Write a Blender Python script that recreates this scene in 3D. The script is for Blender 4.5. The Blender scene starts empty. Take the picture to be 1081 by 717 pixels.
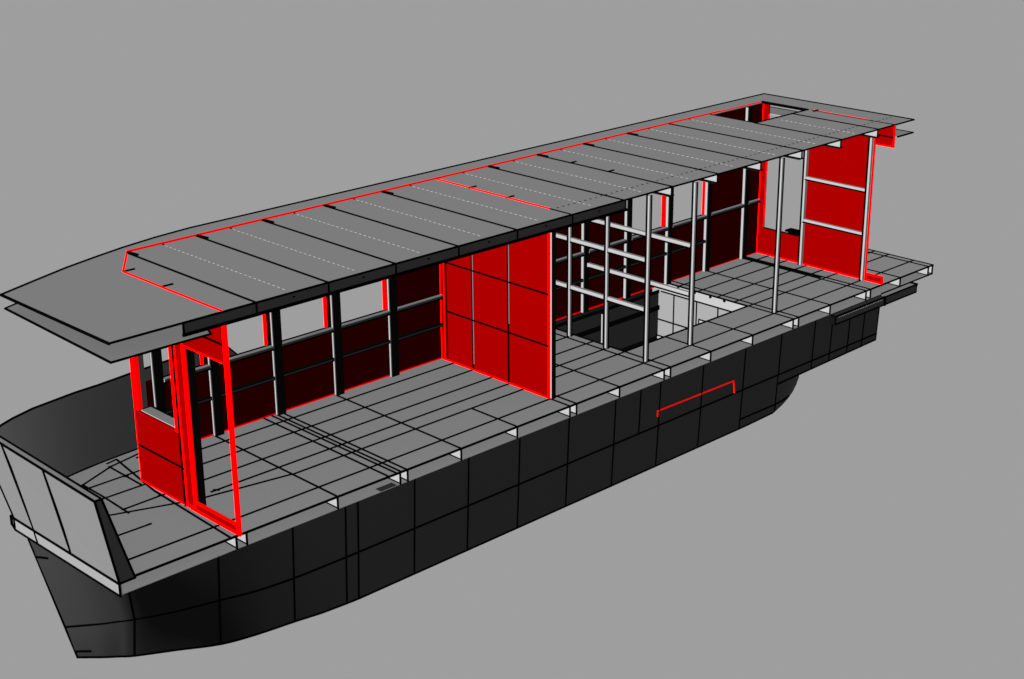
import bpy, math
from mathutils import Vector, Matrix

scene = bpy.context.scene
C = scene.collection

# ---------------------------------------------------------------- camera
cam_d = bpy.data.cameras.new("camera")
cam = bpy.data.objects.new("camera", cam_d)
C.objects.link(cam)
R = ((0.71898767, -0.69498018, -0.0076985),      # right
     (-0.2436429, -0.24165468, -0.93927693),     # down
     (0.65091847, 0.67720422, -0.34307373))      # forward
right, down, fwd = (Vector(r) for r in R)
m = Matrix((right, -down, -fwd)).transposed().to_4x4()
m.translation = Vector((-9.53482339, -17.91546568 + 2.42, 8.33877389 - 0.0))
cam.matrix_world = m
cam_d.sensor_fit = 'HORIZONTAL'
cam_d.sensor_width = 36.0
cam_d.lens = 1693.115 / 1081.0 * 36.0
cam_d.clip_end = 500.0
scene.camera = cam

# ---------------------------------------------------------------- background and light
BG = 0.0857
w = bpy.data.worlds.new("World")
scene.world = w
w.use_nodes = True
w.node_tree.nodes["Background"].inputs[0].default_value = (1, 1, 1, 1)
w.node_tree.nodes["Background"].inputs[1].default_value = BG

# two directional lamps of a drafting-program light rig (they throw no shadows):
# a key from ahead of the bow and a weak fill from the stern quarter
def sun_lamp(name, toward, strength):
    d = bpy.data.lights.new(name, 'SUN')
    d.energy = strength
    d.angle = math.radians(0.5)
    d.use_shadow = False
    o = bpy.data.objects.new(name, d)
    C.objects.link(o)
    v = Vector(toward)
    o.rotation_euler = v.to_track_quat('Z', 'Y').to_euler()
    o.location = v.normalized() * 25
    return o


sun_lamp("key_sun", (-5.1, 2.1, 1.33), 4.47)
sun_lamp("fill_sun", (2.3, -0.75, 0.0), 1.90)

scene.view_settings.view_transform = 'Standard'
scene.view_settings.look = 'None'
scene.view_settings.exposure = 2.0
scene.view_settings.gamma = 1.0
scene.cycles.diffuse_bounces = 0
scene.cycles.glossy_bounces = 0
scene.cycles.max_bounces = 2


# ---------------------------------------------------------------- materials
def mat(name, col, var=0.04):
    m = bpy.data.materials.new(name)
    m.use_nodes = True
    nt = m.node_tree
    b = nt.nodes["Principled BSDF"]
    b.inputs["Roughness"].default_value = 1.0
    b.inputs["Specular IOR Level"].default_value = 0.0
    if isinstance(col, (int, float)):
        col = (col, col, col)
    noise = nt.nodes.new("ShaderNodeTexNoise")
    noise.inputs["Scale"].default_value = 38.0
    noise.inputs["Detail"].default_value = 3.0
    tc = nt.nodes.new("ShaderNodeTexCoord")
    nt.links.new(tc.outputs["Object"], noise.inputs["Vector"])
    mix = nt.nodes.new("ShaderNodeMix")
    mix.data_type = 'RGBA'
    mix.inputs[6].default_value = tuple(c * (1 - var) for c in col) + (1,)
    mix.inputs[7].default_value = tuple(c * (1 + var) for c in col) + (1,)
    nt.links.new(noise.outputs["Fac"], mix.inputs[0])
    nt.links.new(mix.outputs[2], b.inputs["Base Color"])
    return m


M = {
    'ink': mat("black_seam", 0.0005, 0),
    'grey': mat("grey_sheet", 0.120),
    'web': mat("light_web", 0.119),
    'pale': mat("pale_panel", 0.085),
    'board': mat("bow_board_paint", 0.059),
    'hull': mat("dark_hull_paint", 0.0122),
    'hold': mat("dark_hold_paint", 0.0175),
    'deck': mat("grey_deck_sheet", 0.133),
    'fascia': mat("charcoal_trim_and_shade", 0.0165),  # trim, also shade painted on the board edge and rail fronts
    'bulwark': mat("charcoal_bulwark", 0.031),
    'black': mat("black_frame_and_shade", 0.002),  # frames, also shade painted on post and jamb sides
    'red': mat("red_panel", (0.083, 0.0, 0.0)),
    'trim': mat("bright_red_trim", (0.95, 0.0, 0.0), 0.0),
    'red_shade': mat("red_panel_shaded", (0.0175, 0.0, 0.0)),  # panel red darkened, shade put into the colour
    'dash': mat("white_dash", 0.185, 0),
}


# ---------------------------------------------------------------- mesh helper
class MB:
    def __init__(self):
        self.v, self.f, self.mi, self.mats, self.sm = [], [], [], [], []

    def slot(self, k):
        if k not in self.mats:
            self.mats.append(k)
        return self.mats.index(k)

    def faces(self, vs, fs, k, smooth=False):
        o = len(self.v)
        self.v += [tuple(p) for p in vs]
        s = self.slot(k)
        for f in fs:
            self.f.append([i + o for i in f])
            self.mi.append(s)
            self.sm.append(smooth)
        return self

    def box(self, x0, x1, y0, y1, z0, z1, k='grey'):
        vs = [(x, y, z) for x in (x0, x1) for y in (y0, y1) for z in (z0, z1)]
        fs = [(0, 1, 3, 2), (4, 6, 7, 5), (0, 4, 5, 1), (2, 3, 7, 6), (0, 2, 6, 4), (1, 5, 7, 3)]
        return self.faces(vs, fs, k)

    def line(self, p, q, k="ink", r=0.0105):
        """a thin round batten or seam bead from p to q"""
        p, q = Vector(p), Vector(q)
        if k == 'ink':
            r *= 1.42
        d = (q - p)
        if d.length < 1e-6:
            return self
        d.normalize()
        a = d.orthogonal().normalized()
        b = d.cross(a)
        n = 6
        vs = []
        for e in (p - d * r * .5, q + d * r * .5):
            for i in range(n):
                t = 2 * math.pi * i / n
                vs.append(e + a * r * math.cos(t) + b * r * math.sin(t))
        fs = [(i, (i + 1) % n, n + (i + 1) % n, n + i) for i in range(n)]
        fs += [tuple(range(n))[::-1], tuple(range(n, 2 * n))]
        return self.faces(vs, fs, k)

    def path(self, pts, k="ink", r=0.0105, close=False):
        pts = list(pts)
        if close:
            pts.append(pts[0])
        for a, b in zip(pts, pts[1:]):
            self.line(a, b, k, r)
        return self

    def sheet(self, outline, z0, z1, k='grey'):
        """horizontal plate over an outline [(x, y)] between two heights"""
        n = len(outline)
        vs = [(x, y, z0) for x, y in outline] + [(x, y, z1) for x, y in outline]
        fs = [tuple(range(n))[::-1], tuple(range(n, 2 * n))]
        fs += [(i, (i + 1) % n, n + (i + 1) % n, n + i) for i in range(n)]
        return self.faces(vs, fs, k)

    def wall_x(self, x0, x1, outline, k):
        """upright plate across the boat over an outline [(y, z)]"""
        n = len(outline)
        vs = [(x0, y, z) for y, z in outline] + [(x1, y, z) for y, z in outline]
        fs = [tuple(range(n))[::-1], tuple(range(n, 2 * n))]
        fs += [(i, (i + 1) % n, n + (i + 1) % n, n + i) for i in range(n)]
        return self.faces(vs, fs, k)

    def build(self, name, parent=None):
        me = bpy.data.meshes.new(name)
        me.from_pydata(self.v, [], self.f)
        for k in self.mats:
            me.materials.append(M[k])
        me.polygons.foreach_set("material_index", self.mi)
        me.polygons.foreach_set("use_smooth", self.sm)
        me.update()
        import bmesh
        bm = bmesh.new()
        bm.from_mesh(me)
        bmesh.ops.recalc_face_normals(bm, faces=bm.faces[:])
        bm.to_mesh(me)
        bm.free()
        o = bpy.data.objects.new(name, me)
        C.objects.link(o)
        if parent is not None:
            o.parent = parent
        return o


def copy_part(o, dx=0.0, dy=0.0, dz=0.0):
    c = o.copy()
    C.objects.link(c)
    c.parent = o.parent
    c.location = o.location + Vector((dx, dy, dz))
    for ch in o.children:
        g = ch.copy()
        C.objects.link(g)
        g.parent = c
    return c


# ---------------------------------------------------------------- the boat
boat = bpy.data.objects.new("houseboat", None)
C.objects.link(boat)
boat.location = (0, 0, 0)
boat["label"] = "flat-roofed grey houseboat shell with bare deck, dark hull and bright red wall panels"
boat["category"] = "boat"

YN = -1.50          # near edge of deck and roof
YF = 1.46           # far edge
ZT = -0.165         # underside tray of the deck, top of the hull
ZR = 2.70           # roof top
FAR_CURVE = [(-2.00, 0.72), (-1.70, 0.98), (-1.40, 1.16), (-1.06, 1.30), (-0.50, 1.385), (0.06, 1.436), (1.2, YF)]

# ---- hull -------------------------------------------------------------------
ZB = -1.53
ST = [  # (top, chine, bottom) from the stem aft along the near side
    ((-2.030, 0.42, ZT), (-1.944, -0.087, -1.15), (-1.897, -0.19, ZB)),
    ((-2.010, -0.10, ZT), (-1.822, -0.269, -1.105), (-1.786, -0.297, ZB)),
    ((-1.975, -0.58, ZT), (-1.700, -0.450, -1.06), (-1.674, -0.405, ZB)),
    ((-1.910, -0.98, ZT), (-1.565, -0.605, -1.02), (-1.540, -0.516, ZB)),
    ((-1.760, -1.27, ZT), (-1.426, -0.751, -0.985), (-1.405, -0.627, ZB)),
    ((-1.32, -1.44, ZT), (-1.013, -1.006, -0.94), (-0.978, -0.867, ZB)),
    ((-0.71, -1.487, ZT), (-0.566, -1.209, -0.895), (-0.538, -1.119, ZB)),
    ((-0.18, -1.489, ZT), (-0.152, -1.354, -0.88), (-0.115, -1.233, ZB)),
    ((0.33, -1.488, ZT), (0.344, -1.432, -0.87), (0.404, -1.312, ZB)),
    ((0.75, -1.487, ZT), (0.75, -1.445, -0.87), (0.79, -1.38, ZB)),
    ((1.12, -1.486, ZT), (1.12, -1.452, -0.87), (1.13, -1.41, ZB)),
    ((1.31, -1.486, ZT), (1.31, -1.455, -0.87), (1.31, -1.42, ZB)),
    ((9.0, -1.486, ZT), (9.0, -1.455, -0.87), (9.0, -1.42, ZB)),
]

def smooth(rows, k, sub):
    """insert sub points between the first k stations along a Catmull-Rom curve"""
    out = []
    for i in range(len(rows) - 1):
        out.append(rows[i])
        if i >= k:
            continue
        p0, p1, p2, p3 = rows[max(i - 1, 0)], rows[i], rows[i + 1], rows[min(i + 2, len(rows) - 1)]
        for j in range(1, sub + 1):
            u = j / (sub + 1)
            st = []
            for a, b, c, d in zip(p0, p1, p2, p3):
                a, b, c, d = (Vector(q) for q in (a, b, c, d))
                st.append(tuple(0.5 * (2 * b + (c - a) * u + (2 * a - 5 * b + 4 * c - d) * u * u
                                       + (3 * b - a - 3 * c + d) * u ** 3)))
            out.append(tuple(st))
    out.append(rows[-1])
    return out


ST = smooth(ST, 9, 3)
hb = MB()
n = len(ST)
# near side, one smooth skin in two rows of plates
vs = [p for s in ST for p in s]
fs = []
for i in range(n - 1):
    for r in range(2):
        a = i * 3 + r
        fs.append((a, a + 3, a + 4, a + 1))
hb.faces(vs, fs, 'hull', True)
# after part of the near side: shallower, under the counter
hb.faces([(9.0, -1.486, ZT), (9.0, -1.455, -0.87), (9.0, -1.447, -1.02),
          (12.46, -1.486, ZT), (12.46, -1.455, -0.87), (12.46, -1.447, -0.985)],
         [(0, 3, 4, 1), (1, 4, 5, 2)], 'hull', True)
# transom, counter, bottom and far side
FT = [(-2.03, 0.42, ZT), (-1.80, 0.86, ZT), (-1.06, 1.26, ZT), (0.06, 1.42, ZT), (1.3, 1.46, ZT), (9.0, 1.46, ZT)]
FBt = [(-1.897, -0.19, ZB), (-1.70, 0.10, ZB), (-1.00, 0.80, ZB), (0.06, 1.20, ZB), (1.3, 1.38, ZB), (9.0, 1.40, ZB)]
hb.faces(FT + FBt, [(i, i + 6, i + 7, i + 1) for i in range(5)], 'hull', True)
hb.faces([s[2] for s in ST] + FBt[::-1], [tuple(range(n + 6))], 'hull')
hb.faces([(9.0, 1.46, ZT), (12.46, 1.46, ZT), (12.46, 1.43, -0.985), (9.0, 1.42, -1.02)], [(0, 1, 2, 3)], 'hull')
hb.faces([(12.46, -1.486, ZT), (12.46, 1.46, ZT), (12.46, 1.43, -0.985), (12.46, -1.447, -0.985)], [(0, 1, 2, 3)], 'hull')
hb.faces([(9.0, -1.447, -1.02), (12.46, -1.447, -0.985), (12.46, 1.43, -0.985), (9.0, 1.42, -1.02)], [(0, 1, 2, 3)], 'hull')
# front face under the bow board
# deep after body with its rounded heel
PROF = [(9.0, -1.003), (10.34, -1.003), (10.345, -1.10), (10.325, -1.20), (10.28, -1.29), (10.20, -1.375),
        (10.08, -1.44), (9.92, -1.485), (9.70, -1.512), (9.0, ZB)]
k = len(PROF)
NT = 6
rings = [[(9.0 if x == 9.0 else min(x, 9.70), -1.447 + 0.05 * (-1.0 - z), z) for x, z in PROF]]
for j in range(NT + 1):
    t = math.pi / 2 * j / NT
    rings.append([(9.0 if x == 9.0 else 9.70 + 1.455 * (x - 9.70) * math.sin(t),
                   -1.447 + 0.05 * (-1.0 - z) + (0.0 if x == 9.0 else 0.40 * (x - 9.70) * (1 - math.cos(t))), z) for x, z in PROF])
rings.pop(0)
rings.append([(x - 0.15, 1.40, z) for x, y, z in rings[-1]])
vs = [p for g_ in rings for p in g_]
fs = []
for j in range(len(rings) - 1):
    for i in range(k):
        i2 = (i + 1) % k
        fs.append((j * k + i, (j + 1) * k + i, (j + 1) * k + i2, j * k + i2))
hb.faces(vs, fs, 'hull', True)
hb.faces(rings[0], [tuple(range(k))], 'hull')
HEEL = rings[5]

# seams
def side(x, z):
    """near hull side y at x (aft of the bow curve) and height z"""
    t = (ZT - z) / (ZT + 0.87) if z > -0.87 else 1 + (-0.87 - z) / 0.66
    return (-1.486 + 0.031 * t) if t <= 1 else (-1.455 + 0.035 * (t - 1))

for i in (16, 24, 32, 37, 38):
    hb.path(ST[i])
for x in (2.22, 3.14, 4.06, 5.0, 5.94, 6.90, 7.86, 8.86):
    hb.path([(x, side(x, ZT), ZT), (x, side(x, -0.87), -0.87), (x, side(x, ZB), ZB)])
hb.path([(6.47, side(0, ZT), ZT), (6.47, side(0, -0.87), -0.87)])
hb.path([(9.76, -1.486, ZT), (9.76, -1.455, -0.87), (9.76, -1.44, -1.02), (9.75, -1.428, -1.49)])
for x in (10.64, 11.12, 11.62, 12.04):
    hb.path([(x, -1.486, ZT), (x, -1.455, -0.87), (x, -1.445, -1.0)])
hb.path([s[1] for s in ST] + [(12.46, -1.455, -0.87)])
hb.path([s[2] for s in ST] + [(9.70, -1.422, -1.512)])
hb.path([s[0] for s in ST[12:]] + [(12.46, -1.486, ZT)], r=0.007)
hb.path(HEEL[1:-1], r=0.011)
hb.path(rings[4][1:4], r=0.006)
hb.path([(9.78, -1.449, -1.03), (10.30, -1.449, -1.02), (12.46, -1.447, -0.985)])
hb.path([(8.86, -1.43, -1.37), (9.72, -1.432, -1.375), (9.95, -1.428, -1.37), (10.14, -1.41, -1.35)])
hb.path([(12.46, -1.486, ZT), (12.46, -1.447, -0.985)])
hb.path([ST[0][0], ST[0][2]])
hb.line((-2.02, 0.31, -0.36), (-2.00, 0.05, -0.285))
hb.line((-1.905, -0.16, -1.46), (-1.80, -0.33, -1.43))
hull = hb.build("hull", boat)

o = MB()
o.path([(6.87, -1.468, -0.71), (6.87, -1.468, -0.63), (8.62, -1.468, -0.65), (8.655, -1.462, -0.86)], 'trim', 0.010)
o = o.build("boot_stripe", hull)
o["label"] = "bright red outline of a shallow panel"

g = MB()
g.box(11.06, 13.40, -1.575, -1.44, -0.33, -0.195, 'fascia')
g.path([(11.06, -1.575, -0.195), (13.40, -1.575, -0.195), (13.40, -1.575, -0.33), (11.06, -1.575, -0.33)], close=True)
g.line((12.45, -1.575, -0.195), (12.45, -1.575, -0.33), r=0.02)
g.path([(11.06, -1.575, -0.195), (11.06, -1.44, -0.195)])
g.path([(13.40, -1.575, -0.195), (13.40, -1.44, -0.195), (13.40, -1.44, -0.33)], r=0.02)
g.box(12.47, 13.37, -1.56, -1.45, -0.1945, -0.1915, 'grey')
for i in range(26):
    x = 11.16 + i * 0.048
    g.box(x, x + 0.018, -1.579, -1.5755, -0.230, -0.223, 'dash')
g.box(11.052, 11.059, -1.575, -1.44, -0.33, -0.195, 'black')
g.build("guard_rail", hull)

# ---- hold (open well amidships) ----------------------------------------------
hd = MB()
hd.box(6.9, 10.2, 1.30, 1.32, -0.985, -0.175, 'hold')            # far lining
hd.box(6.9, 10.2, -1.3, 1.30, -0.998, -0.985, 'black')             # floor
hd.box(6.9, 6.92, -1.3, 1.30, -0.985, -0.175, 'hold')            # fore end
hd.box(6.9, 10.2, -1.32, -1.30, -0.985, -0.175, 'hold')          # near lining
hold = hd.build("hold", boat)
o = MB()
o.box(10.05, 10.07, -1.3, 1.44, -0.984, -0.01, 'pale')
for y in (0.96, 0.47, 0.02):
    o.line((10.05, y, -0.178), (10.05, y, -0.98))
o.line((10.05, -0.9, -0.69), (10.05, 1.3, -0.69))
o.box(10.035, 10.05, -0.7, 1.22, -0.172, -0.012, 'web')
o.line((10.035, -0.7, -0.176), (10.035, 1.22, -0.176))
for y in (0.50, 0.17, 0.86, -0.12):
    o.box(10.015, 10.035, y - 0.02, y + 0.02, -0.045, -0.012, 'ink')
o = o.build("hold_partition", hold)
o["label"] = "pale grey partition"
o = MB()
o.box(6.92, 10.05, 1.27, 1.298, -0.52, -0.44, 'black')
o.build("stringer", hold)
o = MB()
o.box(6.92, 10.05, 1.285, 1.298, -0.225, -0.165, 'black')
o.build("stringer", hold)
o = MB()
o.box(0, 0.09, 1.18, 1.298, -0.984, -0.235, 'black')
o.box(-0.006, 0.0, 1.235, 1.262, -0.984, -0.235, 'web')
rib = o.build("rib", hold)
rib.location.x = 8.60
o = MB()
o.box(6.92, 10.05, -0.60, -0.59, -0.155, -0.012, 'fascia')
o.build("coaming", hold)
for x in (8.0, 9.0):
    o = MB()
    o.box(x, x + 0.012, -0.595, -0.44, -0.10, -0.012, 'web')
    o.path([(x, -0.595, -0.008), (x, -0.44, -0.008), (x, -0.44, -0.10)], r=0.009)
    o.build("bracket", hold)

# ---- deck -------------------------------------------------------------------
dk = MB()
D0, D1 = -0.012, 0.0
HX0, HX1, HY0, HY1 = 7.10, 10.03, -0.60, 1.135
dk.sheet([(-1.99, YN)] + [(1.2, YN)] + FAR_CURVE[::-1], D0, D1, 'deck')
dk.sheet([(1.2, YN), (HX0, YN), (HX0, YF), (1.2, YF)], D0, D1, 'deck')
dk.sheet([(HX0, YN), (HX1, YN), (HX1, HY0), (HX0, HY0)], D0, D1, 'deck')
dk.sheet([(HX0, HY1), (HX1, HY1), (HX1, YF), (HX0, YF)], D0, D1, 'deck')
dk.sheet([(HX1, YN), (14.0, YN), (14.0, YF), (HX1, YF)], D0, D1, 'deck')
L = lambda x0, y0, x1, y1, r=0.0112: dk.line((x0, y0, D1), (x1, y1, D1), 'ink', r)
# edges
L(-1.99, YN, 14.0, YN)
for a, b in zip(FAR_CURVE, FAR_CURVE[1:]):
    L(*a, *b)
L(1.2, YF, 14.0, YF)
L(14.0, YN, 14.0, YF)
L(13.86, YN, 13.86, YF)
# long plank seams
for y in (0.84, 0.44, 0.03):
    L(0.1, y, HX0, y)
    L(HX1, y, 14.0, y)
L(0.0, -0.32, HX0, -0.32)
L(HX1, -0.32, 14.0, -0.32)
L(1.0, -0.61, 14.0, -0.61)
L(-0.20, -0.385, 1.0, -0.60)
L(-1.65, -1.134, 14.0, -1.115)
L(0.05, -0.30, 0.10, -0.34, 0.014)
L(-0.1, 1.19, 14.0, 1.19)
# cross seams over the beams
for x in (1.0, 3.0, 9.0, 11.0, 13.0):
    L(x, YN, x, (HY0 if x == 9.0 else 1.4))
L(4.0, YN, 4.0, -0.61)
L(6.0, YN, 6.0, 1.4)
L(8.0, YN, 8.0, HY0)
for x in (1.80, 1.93, 2.0, 2.09):
    L(x, YN, x, 1.30)
for x in (5.0, 5.13, 6.93, 7.09, 10.03, 10.16):
    L(x, YN, x, 1.40)
for x in (12.0, 12.12):
    L(x, YN, x, 1.25)
for x in (12.03, 12.06, 12.09):
    L(x, -0.55, x, 1.22, 0.009)
L(-0.53, YN, -0.47, 0.2)
L(-0.47, 0.2, -0.31, 1.32)
L(HX0, HY0, HX1, HY0)
L(HX0, HY0, HX0, HY1)
# bow deck
for pts in ([(-1.30, 1.12), (-1.095, 0.913), (-0.475, 1.188), (-0.02, 1.285), (0.3, 1.30)],
            [(-1.10, 1.0), (-1.0, 0.82), (-0.275, 0.829), (0.1, 0.84)],
            [(-1.102, 0.438), (-0.417, 0.435), (0.1, 0.44)],
            [(-1.0, 0.011), (-0.431, 0.026), (0.1, 0.03)],
            [(-1.70, -0.10), (-1.246, 0.005), (-0.432, -0.304), (-0.2, -0.385)],
            [(-1.80, -0.53), (-1.003, -0.544)],
            [(-1.0, 0.96), (-0.995, 0.45), (-1.013, -0.117)],
            [(-0.49, 1.163), (-0.49, 0.46)],
            [(-0.464, 1.298), (-0.31, 1.332)]):
    dk.path([(x, y, D1) for x, y in pts])
for x, y in ((-1.0, 0.011), (-0.48, 1.19), (-1.003, -0.544), (-0.49, 0.8), (-1.0, 0.82), (-0.5, 0.03)):
    dk.line((x - 0.02, y, 0.002), (x + 0.02, y, 0.002), 'ink', 0.011)
deck = dk.build("deck", boat)

t = MB()
t.sheet([(-1.99, YN), (1.2, YN)] + [(x, y) for x, y in FAR_CURVE[::-1]], ZT, ZT + 0.01, 'deck')
t.sheet([(1.2, YN), (7.0, YN), (7.0, YF), (1.2, YF)], ZT, ZT + 0.01, 'deck')
t.sheet([(7.0, YN), (10.05, YN), (10.05, -0.62), (7.0, -0.62)], ZT, ZT + 0.01, 'deck')
t.sheet([(10.05, YN), (14.0, YN), (14.0, YF), (10.05, YF)], ZT, ZT + 0.01, 'deck')
t.line((12.46, YN, ZT + .01), (14.0, YN, ZT + .01), r=0.009)
t.line((14.0, YN, ZT + .01), (14.0, YF, ZT + .01), r=0.009)
t.box(1.66, 1.92, YN, -1.40, ZT + 0.0105, ZT + 0.016, 'fascia')
t.build("deck_tray", deck)

b = MB()
b.box(0, 0.012, YN + 0.002, 1.30, ZT + 0.012, D0 - 0.001, 'web')
b.line((0, YN, ZT + 0.01), (0, YN, D0))
b.line((0, YN, ZT + 0.014), (0, -1.25, ZT + 0.014), r=0.008)
beam = b.build("deck_beam", deck)
beam.location.x = 1.0
for x in (-0.46, -0.32, 1.98, 2.10, 3, 4, 5.0, 5.13, 6, 11, 12.0, 12.13, 13, 13.86, 13.99):
    copy_part(beam, x - 1.0)
b = MB()
b.box(0, 0.012, YN + 0.002, -0.62, ZT + 0.012, D0 - 0.001, 'web')
b.line((0, YN, ZT + 0.01), (0, YN, D0))
b.line((0, YN, ZT + 0.014), (0, -1.25, ZT + 0.014), r=0.008)
hbeam = b.build("deck_beam", deck)
hbeam.location.x = 6.95
for x in (7.09, 8, 9, 10.02, 10.16):
    copy_part(hbeam, x - 6.95)

# ---- bow board and bulwark ----------------------------------------------------
bb = MB()
NB0, NT0 = Vector((-1.995, -1.54, 0.0)), Vector((-2.178, -1.53, 1.033))
FB0, FT0 = Vector((-2.03, 0.72, 0.0)), Vector((-2.14, 1.22, 1.033))
inner = [Vector((-1.80, -1.535, 0.0)), Vector((-2.095, -1.525, 1.033)),
         Vector((-1.87, 0.70, 0.0)), Vector((-2.055, 1.19, 1.033))]
bb.faces([NB0, FB0, FT0, NT0], [(0, 1, 2, 3)], 'board')
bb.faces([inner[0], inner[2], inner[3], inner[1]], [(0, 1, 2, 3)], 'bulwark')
bb.faces([NB0, NT0, inner[1], inner[0]], [(0, 1, 2, 3)], 'fascia')  # near edge coloured dark for the shade on that side
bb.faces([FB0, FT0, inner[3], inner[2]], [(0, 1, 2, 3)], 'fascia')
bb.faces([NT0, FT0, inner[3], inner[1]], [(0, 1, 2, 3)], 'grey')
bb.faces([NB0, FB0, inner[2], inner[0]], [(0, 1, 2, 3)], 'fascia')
bb.path([NB0, FB0, FT0, NT0], close=True)
bb.path([NT0, inner[1], inner[0], NB0])
bb.path([inner[1], inner[3]])
bb.line((-2.165, -0.42, 1.03), (-2.01, -0.545, 0.0))
bb.line((-2.15, 0.55, 1.03), (-2.02, 0.27, 0.0))
board = bb.build("bow_board", boat)
bd = MB()
bd.faces([(-1.998, -1.54, -0.004), (-2.033, 0.72, -0.004), (-2.033, 0.72, -0.15), (-1.998, -1.54, -0.15),
          (-1.97, -1.54, -0.004), (-2.0, 0.72, -0.004), (-2.0, 0.72, -0.15), (-1.97, -1.54, -0.15)],
         [(0, 1, 2, 3), (4, 7, 6, 5), (0, 4, 5, 1), (3, 2, 6, 7), (0, 3, 7, 4), (1, 5, 6, 2)], 'pale')
bd.path([(-1.998, -1.54, -0.004), (-2.033, 0.72, -0.004), (-2.033, 0.72, -0.15), (-1.998, -1.54, -0.15)], close=True)
bd.line((-2.022, 0.27, -0.004), (-2.025, 0.20, -0.15))
bd.path([(-2.033, 0.72, -0.004), (-2.033, 0.80, -0.0), (-2.033, 0.80, -0.10), (-2.033, 0.72, -0.15)], r=0.012)
bd.build("bow_band", board)

bw = MB()
BTOP = [(-2.05, 0.86, 1.033), (-1.934, 1.0, 1.05), (-1.668, 1.2, 1.01), (-1.342, 1.33, 1.0), (-1.041, 1.40, 0.99), (-0.717, 1.43, 1.0),
        (-0.379, 1.45, 1.0), (0.075, 1.465, 1.02), (0.681, 1.48, 1.04), (1.10, 1.48, 1.05), (1.567, 1.48, 0.98), (1.72, 1.48, 0.82)]
BBOT = [(-1.96, 0.78), (-1.85, 0.90), (-1.60, 1.06), (-1.32, 1.19), (-1.03, 1.295), (-0.71, 1.36), (-0.37, 1.395), (0.08, 1.43), (0.68, 1.445),
        (1.10, 1.455), (1.567, 1.455), (1.72, 1.455)]
nb = len(BTOP)
vin = BTOP + [(x, y, 0.0) for x, y in BBOT]
vout = [(x, y + 0.03, z) for x, y, z in BTOP] + [(x, y + 0.03, 0.0) for x, y in BBOT]
for vv in (vin, vout):
    bw.faces(vv, [(i, i + 1, nb + i + 1, nb + i) for i in range(nb - 1)], 'bulwark', True)
bw.faces(BTOP + [(x, y + 0.03, z) for x, y, z in BTOP], [(i, i + 1, nb + i + 1, nb + i) for i in range(nb - 1)], 'bulwark')
bw.path([(x, y + .01, z) for x, y, z in BTOP])
bw.path([(x, y, 0.002) for x, y in BBOT])
bw.build("bulwark", boat)

# ---- bulkheads ------------------------------------------------------------------
# front bulkhead: window bay, doorway, header
XF = -0.42
fb = MB()
T = 0.03
fb.wall_x(XF, XF + T, [(0.55, 0.0), (-0.40, 0.0), (-0.40, 0.955), (0.55, 0.955)], 'red')
fb.line((XF, 0.55, 0.49), (XF, -0.46, 0.49))
fb.line((XF, 0.55, 0.01), (XF, -0.64, 0.01), 'trim', 0.012)
fb.line((XF, 0.55, 0.0), (XF, 0.55, 2.5), 'trim', 0.014)
bulk = fb.build("bulkhead", boat)
bulk["label"] = "red bulkhead with window bay and doorway at the bow"
o = MB()
o.box(XF - .004, XF + 0.05, 0.462, 0.53, 0.96, 2.5, 'trim')
o.line((XF - .004, 0.49, 0.98), (XF - .004, 0.49, 2.5), 'red', 0.006)
o.build("window_jamb", bulk)
o = MB()
o.box(XF - .004, XF + 0.03, -0.395, -0.325, 0.93, 2.5, 'trim')
o.build("window_jamb", bulk)
o = MB()
o.box(XF - 0.006, XF + 0.03, -0.645, -0.43, 0.0, 2.5, 'trim')
o.line((XF - 0.006, -0.425, 0.0), (XF - 0.006, -0.425, 2.5), 'ink', 0.014)
o.box(XF - 0.009, XF - 0.006, -0.60, -0.48, 0.05, 2.5, 'red')
o.build("door_jamb", bulk)
o = MB()
o.box(XF + 0.03, XF + 0.13, -0.655, -0.60, 0.0, 2.5, 'black')  # side of the jamb, its shade painted in black
o.build("door_post", bulk)
o = MB()
o.box(XF + 0.02, XF + 0.17, -0.315, 0.45, 0.935, 0.965, 'grey')
o.line((XF + 0.17, -0.315, 0.965), (XF + 0.17, 0.45, 0.965))
o.build("window_sill", bulk)
o = MB()
o.box(XF - .004, XF + 0.03, -1.520, -1.455, 0.0, 2.69, 'trim')
o.line((XF - .004, -1.48, 0.15), (XF - .004, -1.48, 2.05), 'red', 0.008)
o.build("door_jamb", bulk)
o = MB()
o.box(XF, XF + 0.03, -1.435, -0.645, 0.0, 0.125, 'red')
o.line((XF, -1.45, 0.125), (XF, -0.645, 0.125), 'trim', 0.018)
o.line((XF, -1.52, 0.012), (XF, -0.55, 0.012), 'trim', 0.022)
o.build("door_sill", bulk)
o = MB()
o.box(XF, XF + 0.03, -1.435, -0.40, 2.08, 2.688, 'red')
o.line((XF, -1.45, 2.30), (XF, -0.75, 2.30))
o.line((XF, -1.435, 2.08), (XF, -0.645, 2.08), 'trim', 0.010)
o.build("door_header", bulk)
# chamfered corner between front bulkhead and side wall
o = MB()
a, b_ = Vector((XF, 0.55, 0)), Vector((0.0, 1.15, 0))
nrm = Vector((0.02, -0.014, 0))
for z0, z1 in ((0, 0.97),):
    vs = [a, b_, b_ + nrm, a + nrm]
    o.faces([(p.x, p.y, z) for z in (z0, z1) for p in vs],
            [(0, 1, 2, 3), (4, 7, 6, 5), (0, 4, 5, 1), (1, 5, 6, 2), (2, 6, 7, 3), (3, 7, 4, 0)], 'red_shade')
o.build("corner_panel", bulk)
o = MB()
o.box(XF + 0.05, XF + 0.14, 0.495, 0.53, 0.96, 2.5, 'bulwark')
o.build("corner_post", bulk)

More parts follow.
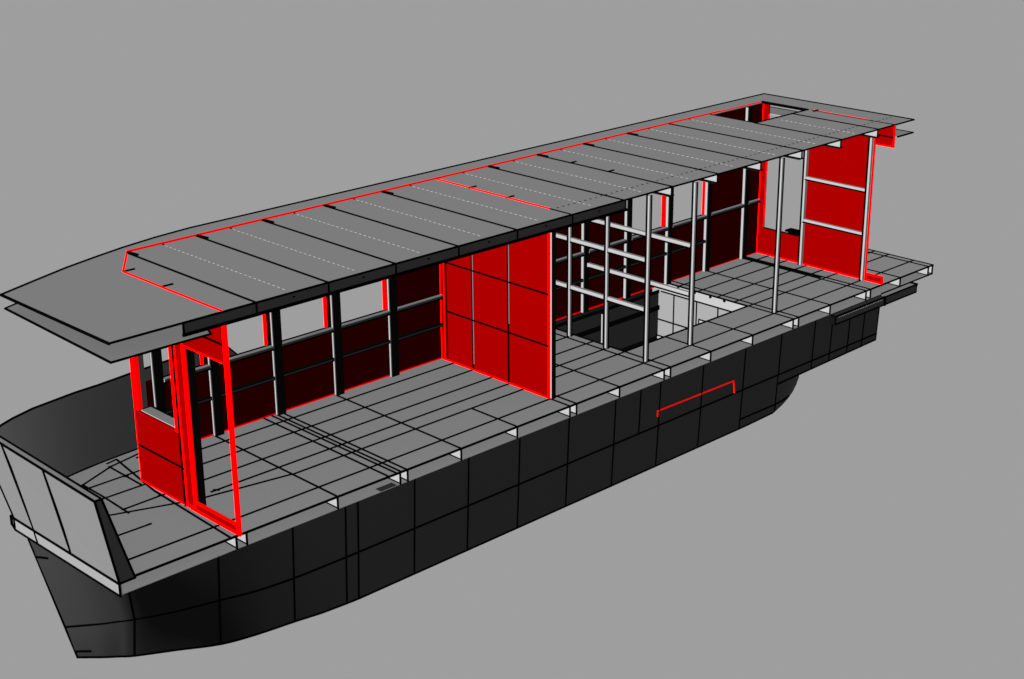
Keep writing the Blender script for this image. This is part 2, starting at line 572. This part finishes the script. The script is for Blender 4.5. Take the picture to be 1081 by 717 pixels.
# middle bulkhead
XM = 5.0
mb_ = MB()
mb_.box(XM, XM + 0.03, -1.09, 0.985, 0.0, 2.5, 'red')
for y in (0.43, -0.305):
    mb_.line((XM, y, 0.03), (XM, y, 2.5), r=0.013)
mb_.line((XM, 0.985, 0.0), (XM, 0.985, 2.5))
for z in (0.765, 1.505):
    mb_.line((XM, 0.985, z), (XM, -1.09, z))
mid = mb_.build("bulkhead", boat)
mid["label"] = "solid red bulkhead across the middle of the cabin"
o = MB()
o.box(XM, XM + 0.03, 0.985, 1.10, 0.0, 2.5, 'red')
o.line((XM, 1.10, 0), (XM, 1.10, 2.5), 'trim', 0.016)
o.line((XM, 1.03, 0), (XM, 1.03, 2.5), 'trim', 0.010)
o.build("side_trim", mid)
o = MB()
o.line((XM - .006, 1.10, 0.012), (XM - .006, -1.12, 0.012), 'trim', 0.013)
o.build("floor_trim", mid)
o = MB()
o.box(XM - .006, XM + 0.03, -1.128, -1.085, 0.0, 2.5, 'trim')
o.build("side_trim", mid)
for y, z1, z0 in ((0.43, 2.4, 0.1), (-0.305, 2.5, 0.9)):
    o = MB()
    o.box(XM - 0.008, XM, y - 0.022, y - 0.014, z0, z1, 'pale')
    o.build("batten", mid)
o = MB()
o.box(XM - 0.002, XM + 0.075, -1.150, -1.128, 0.0, 2.5, 'web')
o.box(XM, XM + 0.075, -1.156, -1.1505, 0.0, 2.5, 'black')  # black sheet painting the shade on the near face
o.build("edge_post", mid)

# stern bulkhead
XS = 12.46
sb = MB()
sb.wall_x(XS, XS + 0.03, [(0.15, 0.0), (-1.14, 0.0), (-1.14, 2.68), (0.15, 2.68)], 'red')
sb.wall_x(XS, XS + 0.03, [(1.11, 0.0), (0.152, 0.0), (0.152, 0.485), (1.11, 0.485)], 'red')
sb.wall_x(XS, XS + 0.03, [(1.11, 0.487), (0.99, 0.487), (0.99, 2.68), (1.11, 2.68)], 'red')
sb.path([(XS, 1.11, 0.012), (XS, -1.14, 0.012)], 'trim', 0.014)
sb.line((XS, 1.105, 0.0), (XS, 1.105, 2.68), 'trim', 0.016)
sb.path([(XS, 0.99, 0.487), (XS, 0.99, 2.5)], 'trim', 0.009)
sb.path([(XS, 0.99, 0.487), (XS, 0.15, 0.487)])
sb.line((XS, -1.165, 0.0), (XS, -1.165, 2.5), 'trim', 0.016)
sb.box(XS + 0.03, XS + 0.2, 0.13, 0.55, 0.50, 0.53, 'ink')
stern = sb.build("bulkhead", boat)
stern["label"] = "red bulkhead with tall window opening at the stern"
o = MB()
o.box(XS, XS + 0.03, -1.50, -1.18, 0.0, 0.135, 'trim')
o.box(XS - 0.002, XS, -1.48, -1.19, 0.03, 0.11, 'red')
o.build("coaming", stern)
o = MB()
o.box(XS, XS + 0.03, -1.52, -1.18, 2.335, 2.685, 'red')
o.path([(XS, -1.52, 2.685), (XS, -1.52, 2.335), (XS, -1.18, 2.335)], 'trim', 0.014)
o.line((XS, -1.52, 2.49), (XS, -1.18, 2.49))
o.build("eave_bracket", stern)
for z in (0.80, 1.545):
    o = MB()
    o.box(XS - 0.05, XS, -1.10, 0.13, z - 0.024, z + 0.024, 'web')
    o.line((XS - 0.05, -1.10, z - 0.030), (XS - 0.05, 0.13, z - 0.030))
    o.build("rail", stern)
for y in (0.135, -1.125):
    o = MB()
    o.box(XS - 0.06, XS - 0.002, y - 0.020, y + 0.020, 0.0, 2.5, 'web')
    o.line((XS - 0.06, y + 0.032, 0.0), (XS - 0.06, y + 0.032, 2.5), r=0.013)
    o.build("post", stern)

# ---- far side wall -------------------------------------------------------------
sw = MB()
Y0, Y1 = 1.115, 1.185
sw.box(0.0, 12.46, Y0, Y1, 0.0, 0.985, 'red_shade')  # inner face of the red wall, painted in its shaded tone
sw.box(4.0, 9.08, Y0, Y1, 0.985, 2.685, 'red_shade')
sw.box(11.0, 12.46, Y0, Y1, 0.985, 2.685, 'red_shade')
sw.box(0.3, 4.0, Y0, Y1, 2.45, 2.685, 'red_shade')
sw.box(9.08, 11.0, Y0, Y1, 2.45, 2.685, 'red_shade')
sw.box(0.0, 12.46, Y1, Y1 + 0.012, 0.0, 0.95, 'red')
sw.line((0.0, Y0, 0.006), (7.0, Y0, 0.006), 'trim', 0.014)
sw.line((7.0, Y0, 0.0), (12.46, Y0, 0.0), 'trim', 0.012)
wall = sw.build("side_wall", boat)
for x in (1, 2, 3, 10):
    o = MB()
    o.box(x - 0.06, x + 0.12, Y0, Y1, 0.987, 2.449, 'red_shade')
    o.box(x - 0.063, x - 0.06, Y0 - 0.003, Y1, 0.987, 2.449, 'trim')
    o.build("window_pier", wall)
for x in (4.0, 11.0):
    o = MB()
    o.box(x - 0.02, x - 0.001, Y0 - 0.003, Y1, 0.987, 2.449, 'trim')
    o.build("window_jamb", wall)
o = MB()
o.box(0, 0.13, 1.045, 1.113, 0.0, 2.68, 'black')  # black stands for the post's shaded side
o.box(-0.012, 0.0, 1.060, 1.085, 0.0, 2.68, 'web')  # pale strip for the lit bow face
post = o.build("wall_post", wall)
post.location.x = 0.17
for x in (1, 2, 3, 4):
    copy_part(post, x - 0.17)
o = MB()
o.box(0, 0.10, 1.035, 1.113, 0.0, 2.68, 'black')  # shaded side painted black, lit face a pale strip
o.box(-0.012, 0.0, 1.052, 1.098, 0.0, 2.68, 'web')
post = o.build("wall_post", wall)
post.location.x = 5.92
for x in (7, 7.95, 8.95, 9.96, 10.96, 11.97):
    copy_part(post, x - 5.92)
for x0, x1 in ((0.31, 0.985), (1.13, 1.985), (2.13, 2.985), (3.13, 3.985), (4.13, 4.985), (5.05, 5.905),
               (6.035, 6.985), (7.115, 7.935), (8.065, 8.935), (9.065, 9.945), (10.075, 10.945), (11.075, 11.955), (12.085, 12.40)):
    o = MB()
    o.box(x0, x1, 1.045, 1.113, 0.955, 1.0, 'grey')
    o.box(x0, x1, 1.041, 1.045, 0.955, 0.99, 'fascia')  # dark strip painting shade over the rail's front
    o.line((x0, 1.043, 0.950), (x1, 1.043, 0.950), r=0.009)
    o.line((x0, 1.113, 1.0), (x1, 1.113, 1.0), r=0.009)
    o.build("window_rail", wall)
for x0, x1 in ((0.31, 0.985), (1.13, 1.985), (2.13, 2.985), (3.13, 3.985), (4.13, 4.985), (5.05, 5.905),
               (6.035, 6.985), (7.115, 7.935), (8.065, 8.935), (9.065, 9.945), (10.075, 10.945)):
    o = MB()
    o.box(x0, x1, 1.05, 1.113, 0.515, 0.565, 'black')
    o.box(x0, x1, 1.046, 1.05, 0.535, 0.55, 'fascia')
    o.build("stringer", wall)

# ---- open frames amidships -------------------------------------------------------
def frame_post(name, parent, x, y, z1=2.5, wx=0.042, wy=0.038):
    o = MB()
    o.box(x - wx / 2, x + wx / 2, y - wy / 2, y + wy / 2, 0.0, z1, 'web')
    o.line((x - wx / 2, y + wy / 2 + .008, 0), (x - wx / 2, y + wy / 2 + .008, z1), r=0.012)
    o.line((x + wx / 2, y - wy / 2, 0), (x + wx / 2, y - wy / 2, z1), r=0.010)
    return o.build(name, parent)


for fx, posts, yfar in ((7.0, (0.44, -0.315, -1.105), 1.0), (8.0, (-1.105,), 1.0)):
    fr = frame_post("partition_frame", boat, fx, posts[-1])
    for y in posts[:-1]:
        frame_post("post", fr, fx, y)
    for z in (0.80, 1.545):
        ys = [yfar] + list(posts)
        for ya, yb in zip(ys, ys[1:]):
            o = MB()
            o.box(fx - 0.03, fx + 0.02, yb + 0.045, ya - (0.04 if ya != yfar else 0), z - 0.029, z + 0.029, 'web')
            o.line((fx - 0.03, yb + 0.045, z - 0.034), (fx - 0.03, ya - 0.04, z - 0.034), r=0.010)
            o.build("rail", fr)
frame_post("side_post", boat, 10.06, -1.105)

# ---- roof -----------------------------------------------------------------------
RC = [(-1.85, 0.735), (-1.35, 0.925), (-0.824, 1.118), (-0.35, 1.255), (0.08, 1.365), (0.60, 1.46), (1.14, 1.515)]
YRF = 1.52
rf = MB()
Z0, Z1 = ZR - 0.012, ZR
HA0, HA1, HB0, HB1 = 11.02, 12.42, 0.17, 1.10       # hatch
rf.sheet([(-1.83, -1.525), (1.14, -1.515)] + RC[::-1], Z0, Z1)
rf.sheet([(1.14, -1.515), (HA0, -1.515), (HA0, YRF), (1.14, YRF)], Z0, Z1)
rf.sheet([(HA0, -1.515), (HA1, -1.515), (HA1, HB0), (HA0, HB0)], Z0, Z1)
rf.sheet([(HA0, HB1), (HA1, HB1), (HA1, YRF), (HA0, YRF)], Z0, Z1)
rf.sheet([(HA1, -1.515), (13.0, -1.515), (13.0, YRF), (HA1, YRF)], Z0, Z1)
Q = lambda x0, y0, x1, y1, k='ink', r=0.0095: rf.line((x0, y0, Z1), (x1, y1, Z1), k, r)
Q(-1.83, -1.522, 13.0, -1.515, 'ink', 0.010)
for a, b_ in zip([(-1.83, -1.525)] + RC, RC + [(13.0, YRF)]):
    Q(*a, *b_, 'ink', 0.0125)
Q(13.0, -1.515, 13.0, YRF, 'ink', 0.0125)
# wall line in red
rf.line((0.02, 1.16, Z1 + .010), (11.3, 1.135, Z1 + .010), 'trim', 0.015)
Q(11.3, 1.135, 12.46, 1.13, 'trim', 0.016)
Q(0.02, 1.16, -0.43, 0.51, 'trim', 0.013)
Q(-0.43, 0.51, -0.43, -1.515, 'trim', 0.015)
Q(5.0, 1.14, 5.0, -1.11, 'trim', 0.015)
Q(5.0, -1.11, 5.0, -1.515)
Q(12.46, 0.1, 12.46, -1.515, 'ink', 0.009)
Q(12.485, 0.1, 12.485, -1.0, 'trim', 0.009)
for k in list(range(0, 5)) + list(range(6, 13)):
    y1 = 1.13
    if k in (11, 12):
        y1 = HB0
    Q(k, -1.515, k, y1, 'ink', 0.0115)
    if k < 10:
        Q(k + .01, 1.115, k + .03, 0.96, 'ink', 0.020)
# hatch rim
Q(HA0, HB1, HA0, HB0)
Q(HA0, HB0, HA1, HB0, 'ink', 0.013)
Q(HA1, HB0, HA1, HB1, 'ink', 0.020)
rf.line((HA1 - .02, HB0 - 0.15, ZR), (HA1 + .08, HB0 - 0.15, ZR), 'ink', 0.016)
# small ticks
for x, y in ((-0.40, 0.50), (-0.40, -0.31), (5.0, 0.44), (5.0, -0.31), (7.0, 0.44), (7.0, -0.31)):
    Q(x - 0.01, y, x + 0.11, y, 'ink', 0.013)
for k in range(0, 11):
    Q(k + .495, 1.12, k + .505, 1.12, 'ink', 0.009)
# white dashed lines between the beams
for k in range(0, 13):
    y = 1.06 if k < 11 else 0.02
    while y > -1.42:
        rf.box(k + .4955, k + .5045, y - 0.048, y, Z1, Z1 + 0.003, 'dash')
        y -= 0.092
# dotted black line over the near wall
x = 5.1
while x < 12.9:
    rf.box(x, x + 0.024, -1.162, -1.138, Z1 + 0.0005, Z1 + 0.0045, 'ink')
    x += 0.105
roof = rf.build("roof", boat)

sf = MB()
SZ = 2.49
sf.sheet([(-1.825, -1.52), (-0.60, -1.52), (-0.50, -1.25), (-0.44, -0.60), (-0.44, 0.50), (-0.2, 1.10)] +
         [(0.0, 1.40), (-0.35, 1.30), (-0.85, 1.19), (-1.33, 1.02), (-1.765, 0.85)], SZ - 0.012, SZ)
sf.line((-1.825, -1.52, SZ), (-0.60, -1.52, SZ), r=0.010)
sf.line((-1.825, -1.52, SZ), (-1.765, 0.85, SZ), r=0.010)
sf.path([(-1.765, 0.85, SZ), (-1.33, 1.02, SZ), (-0.85, 1.19, SZ), (-0.35, 1.30, SZ)])
sf.line((-0.60, -1.52, SZ), (-0.50, -1.25, SZ), r=0.010)
sf.build("soffit", roof)
sf = MB()
sf.sheet([(12.56, -1.52), (13.0, -1.52), (13.0, YRF), (12.56, YRF)], SZ - 0.012, SZ)
sf.line((12.56, -1.52, SZ), (13.0, -1.52, SZ), r=0.011)
sf.line((13.0, -1.52, SZ), (13.0, YRF, SZ), r=0.009)
sf.build("soffit", roof)
sf = MB()
sf.sheet([(0.0, 1.22), (12.56, 1.22), (12.56, YRF - .01), (1.14, YRF - .01), (0.0, 1.40)], SZ - 0.012, SZ)
sf.build("soffit", roof)

fa = MB()
FZ = 2.565
fa.box(-0.94, 6.04, -1.528, -1.516, FZ, ZR - 0.004, 'fascia')
fa.line((-0.94, -1.528, FZ), (6.04, -1.528, FZ), r=0.016)
for x in (-0.94, 0, 1, 2, 3, 4, 5, 6.03):
    fa.line((x, -1.528, FZ), (x, -1.528, ZR - .004), r=0.010)
for x in (0.5, 1.5, 2.5, 3.5, 4.5, 5.5):
    fa.line((x, -1.528, FZ + 0.085), (x + 0.02, -1.528, FZ + 0.085), r=0.007)
fa.build("fascia", roof)

bm_ = MB()
bm_.box(0, 0.012, -1.50, 1.02, 2.58, Z0 - 0.001, 'web')
bm_.box(-0.06, 0.06, -1.505, 1.02, 2.562, 2.579, 'black')
bm_.line((0.0, -1.503, 2.58), (0.0, -1.503, Z0), r=0.009)
rb = bm_.build("roof_beam", roof)
rb.location.x = 0.0
for k in list(range(1, 5)) + list(range(6, 11)):
    copy_part(rb, k)
bm_ = MB()
bm_.box(0, 0.012, -1.50, 0.15, 2.58, Z0 - 0.001, 'web')
bm_.box(-0.06, 0.06, -1.505, 0.15, 2.562, 2.579, 'black')
bm_.line((0.0, -1.503, 2.58), (0.0, -1.503, Z0), r=0.009)
rb = bm_.build("roof_beam", roof)
rb.location.x = 11.0
copy_part(rb, 1.0)
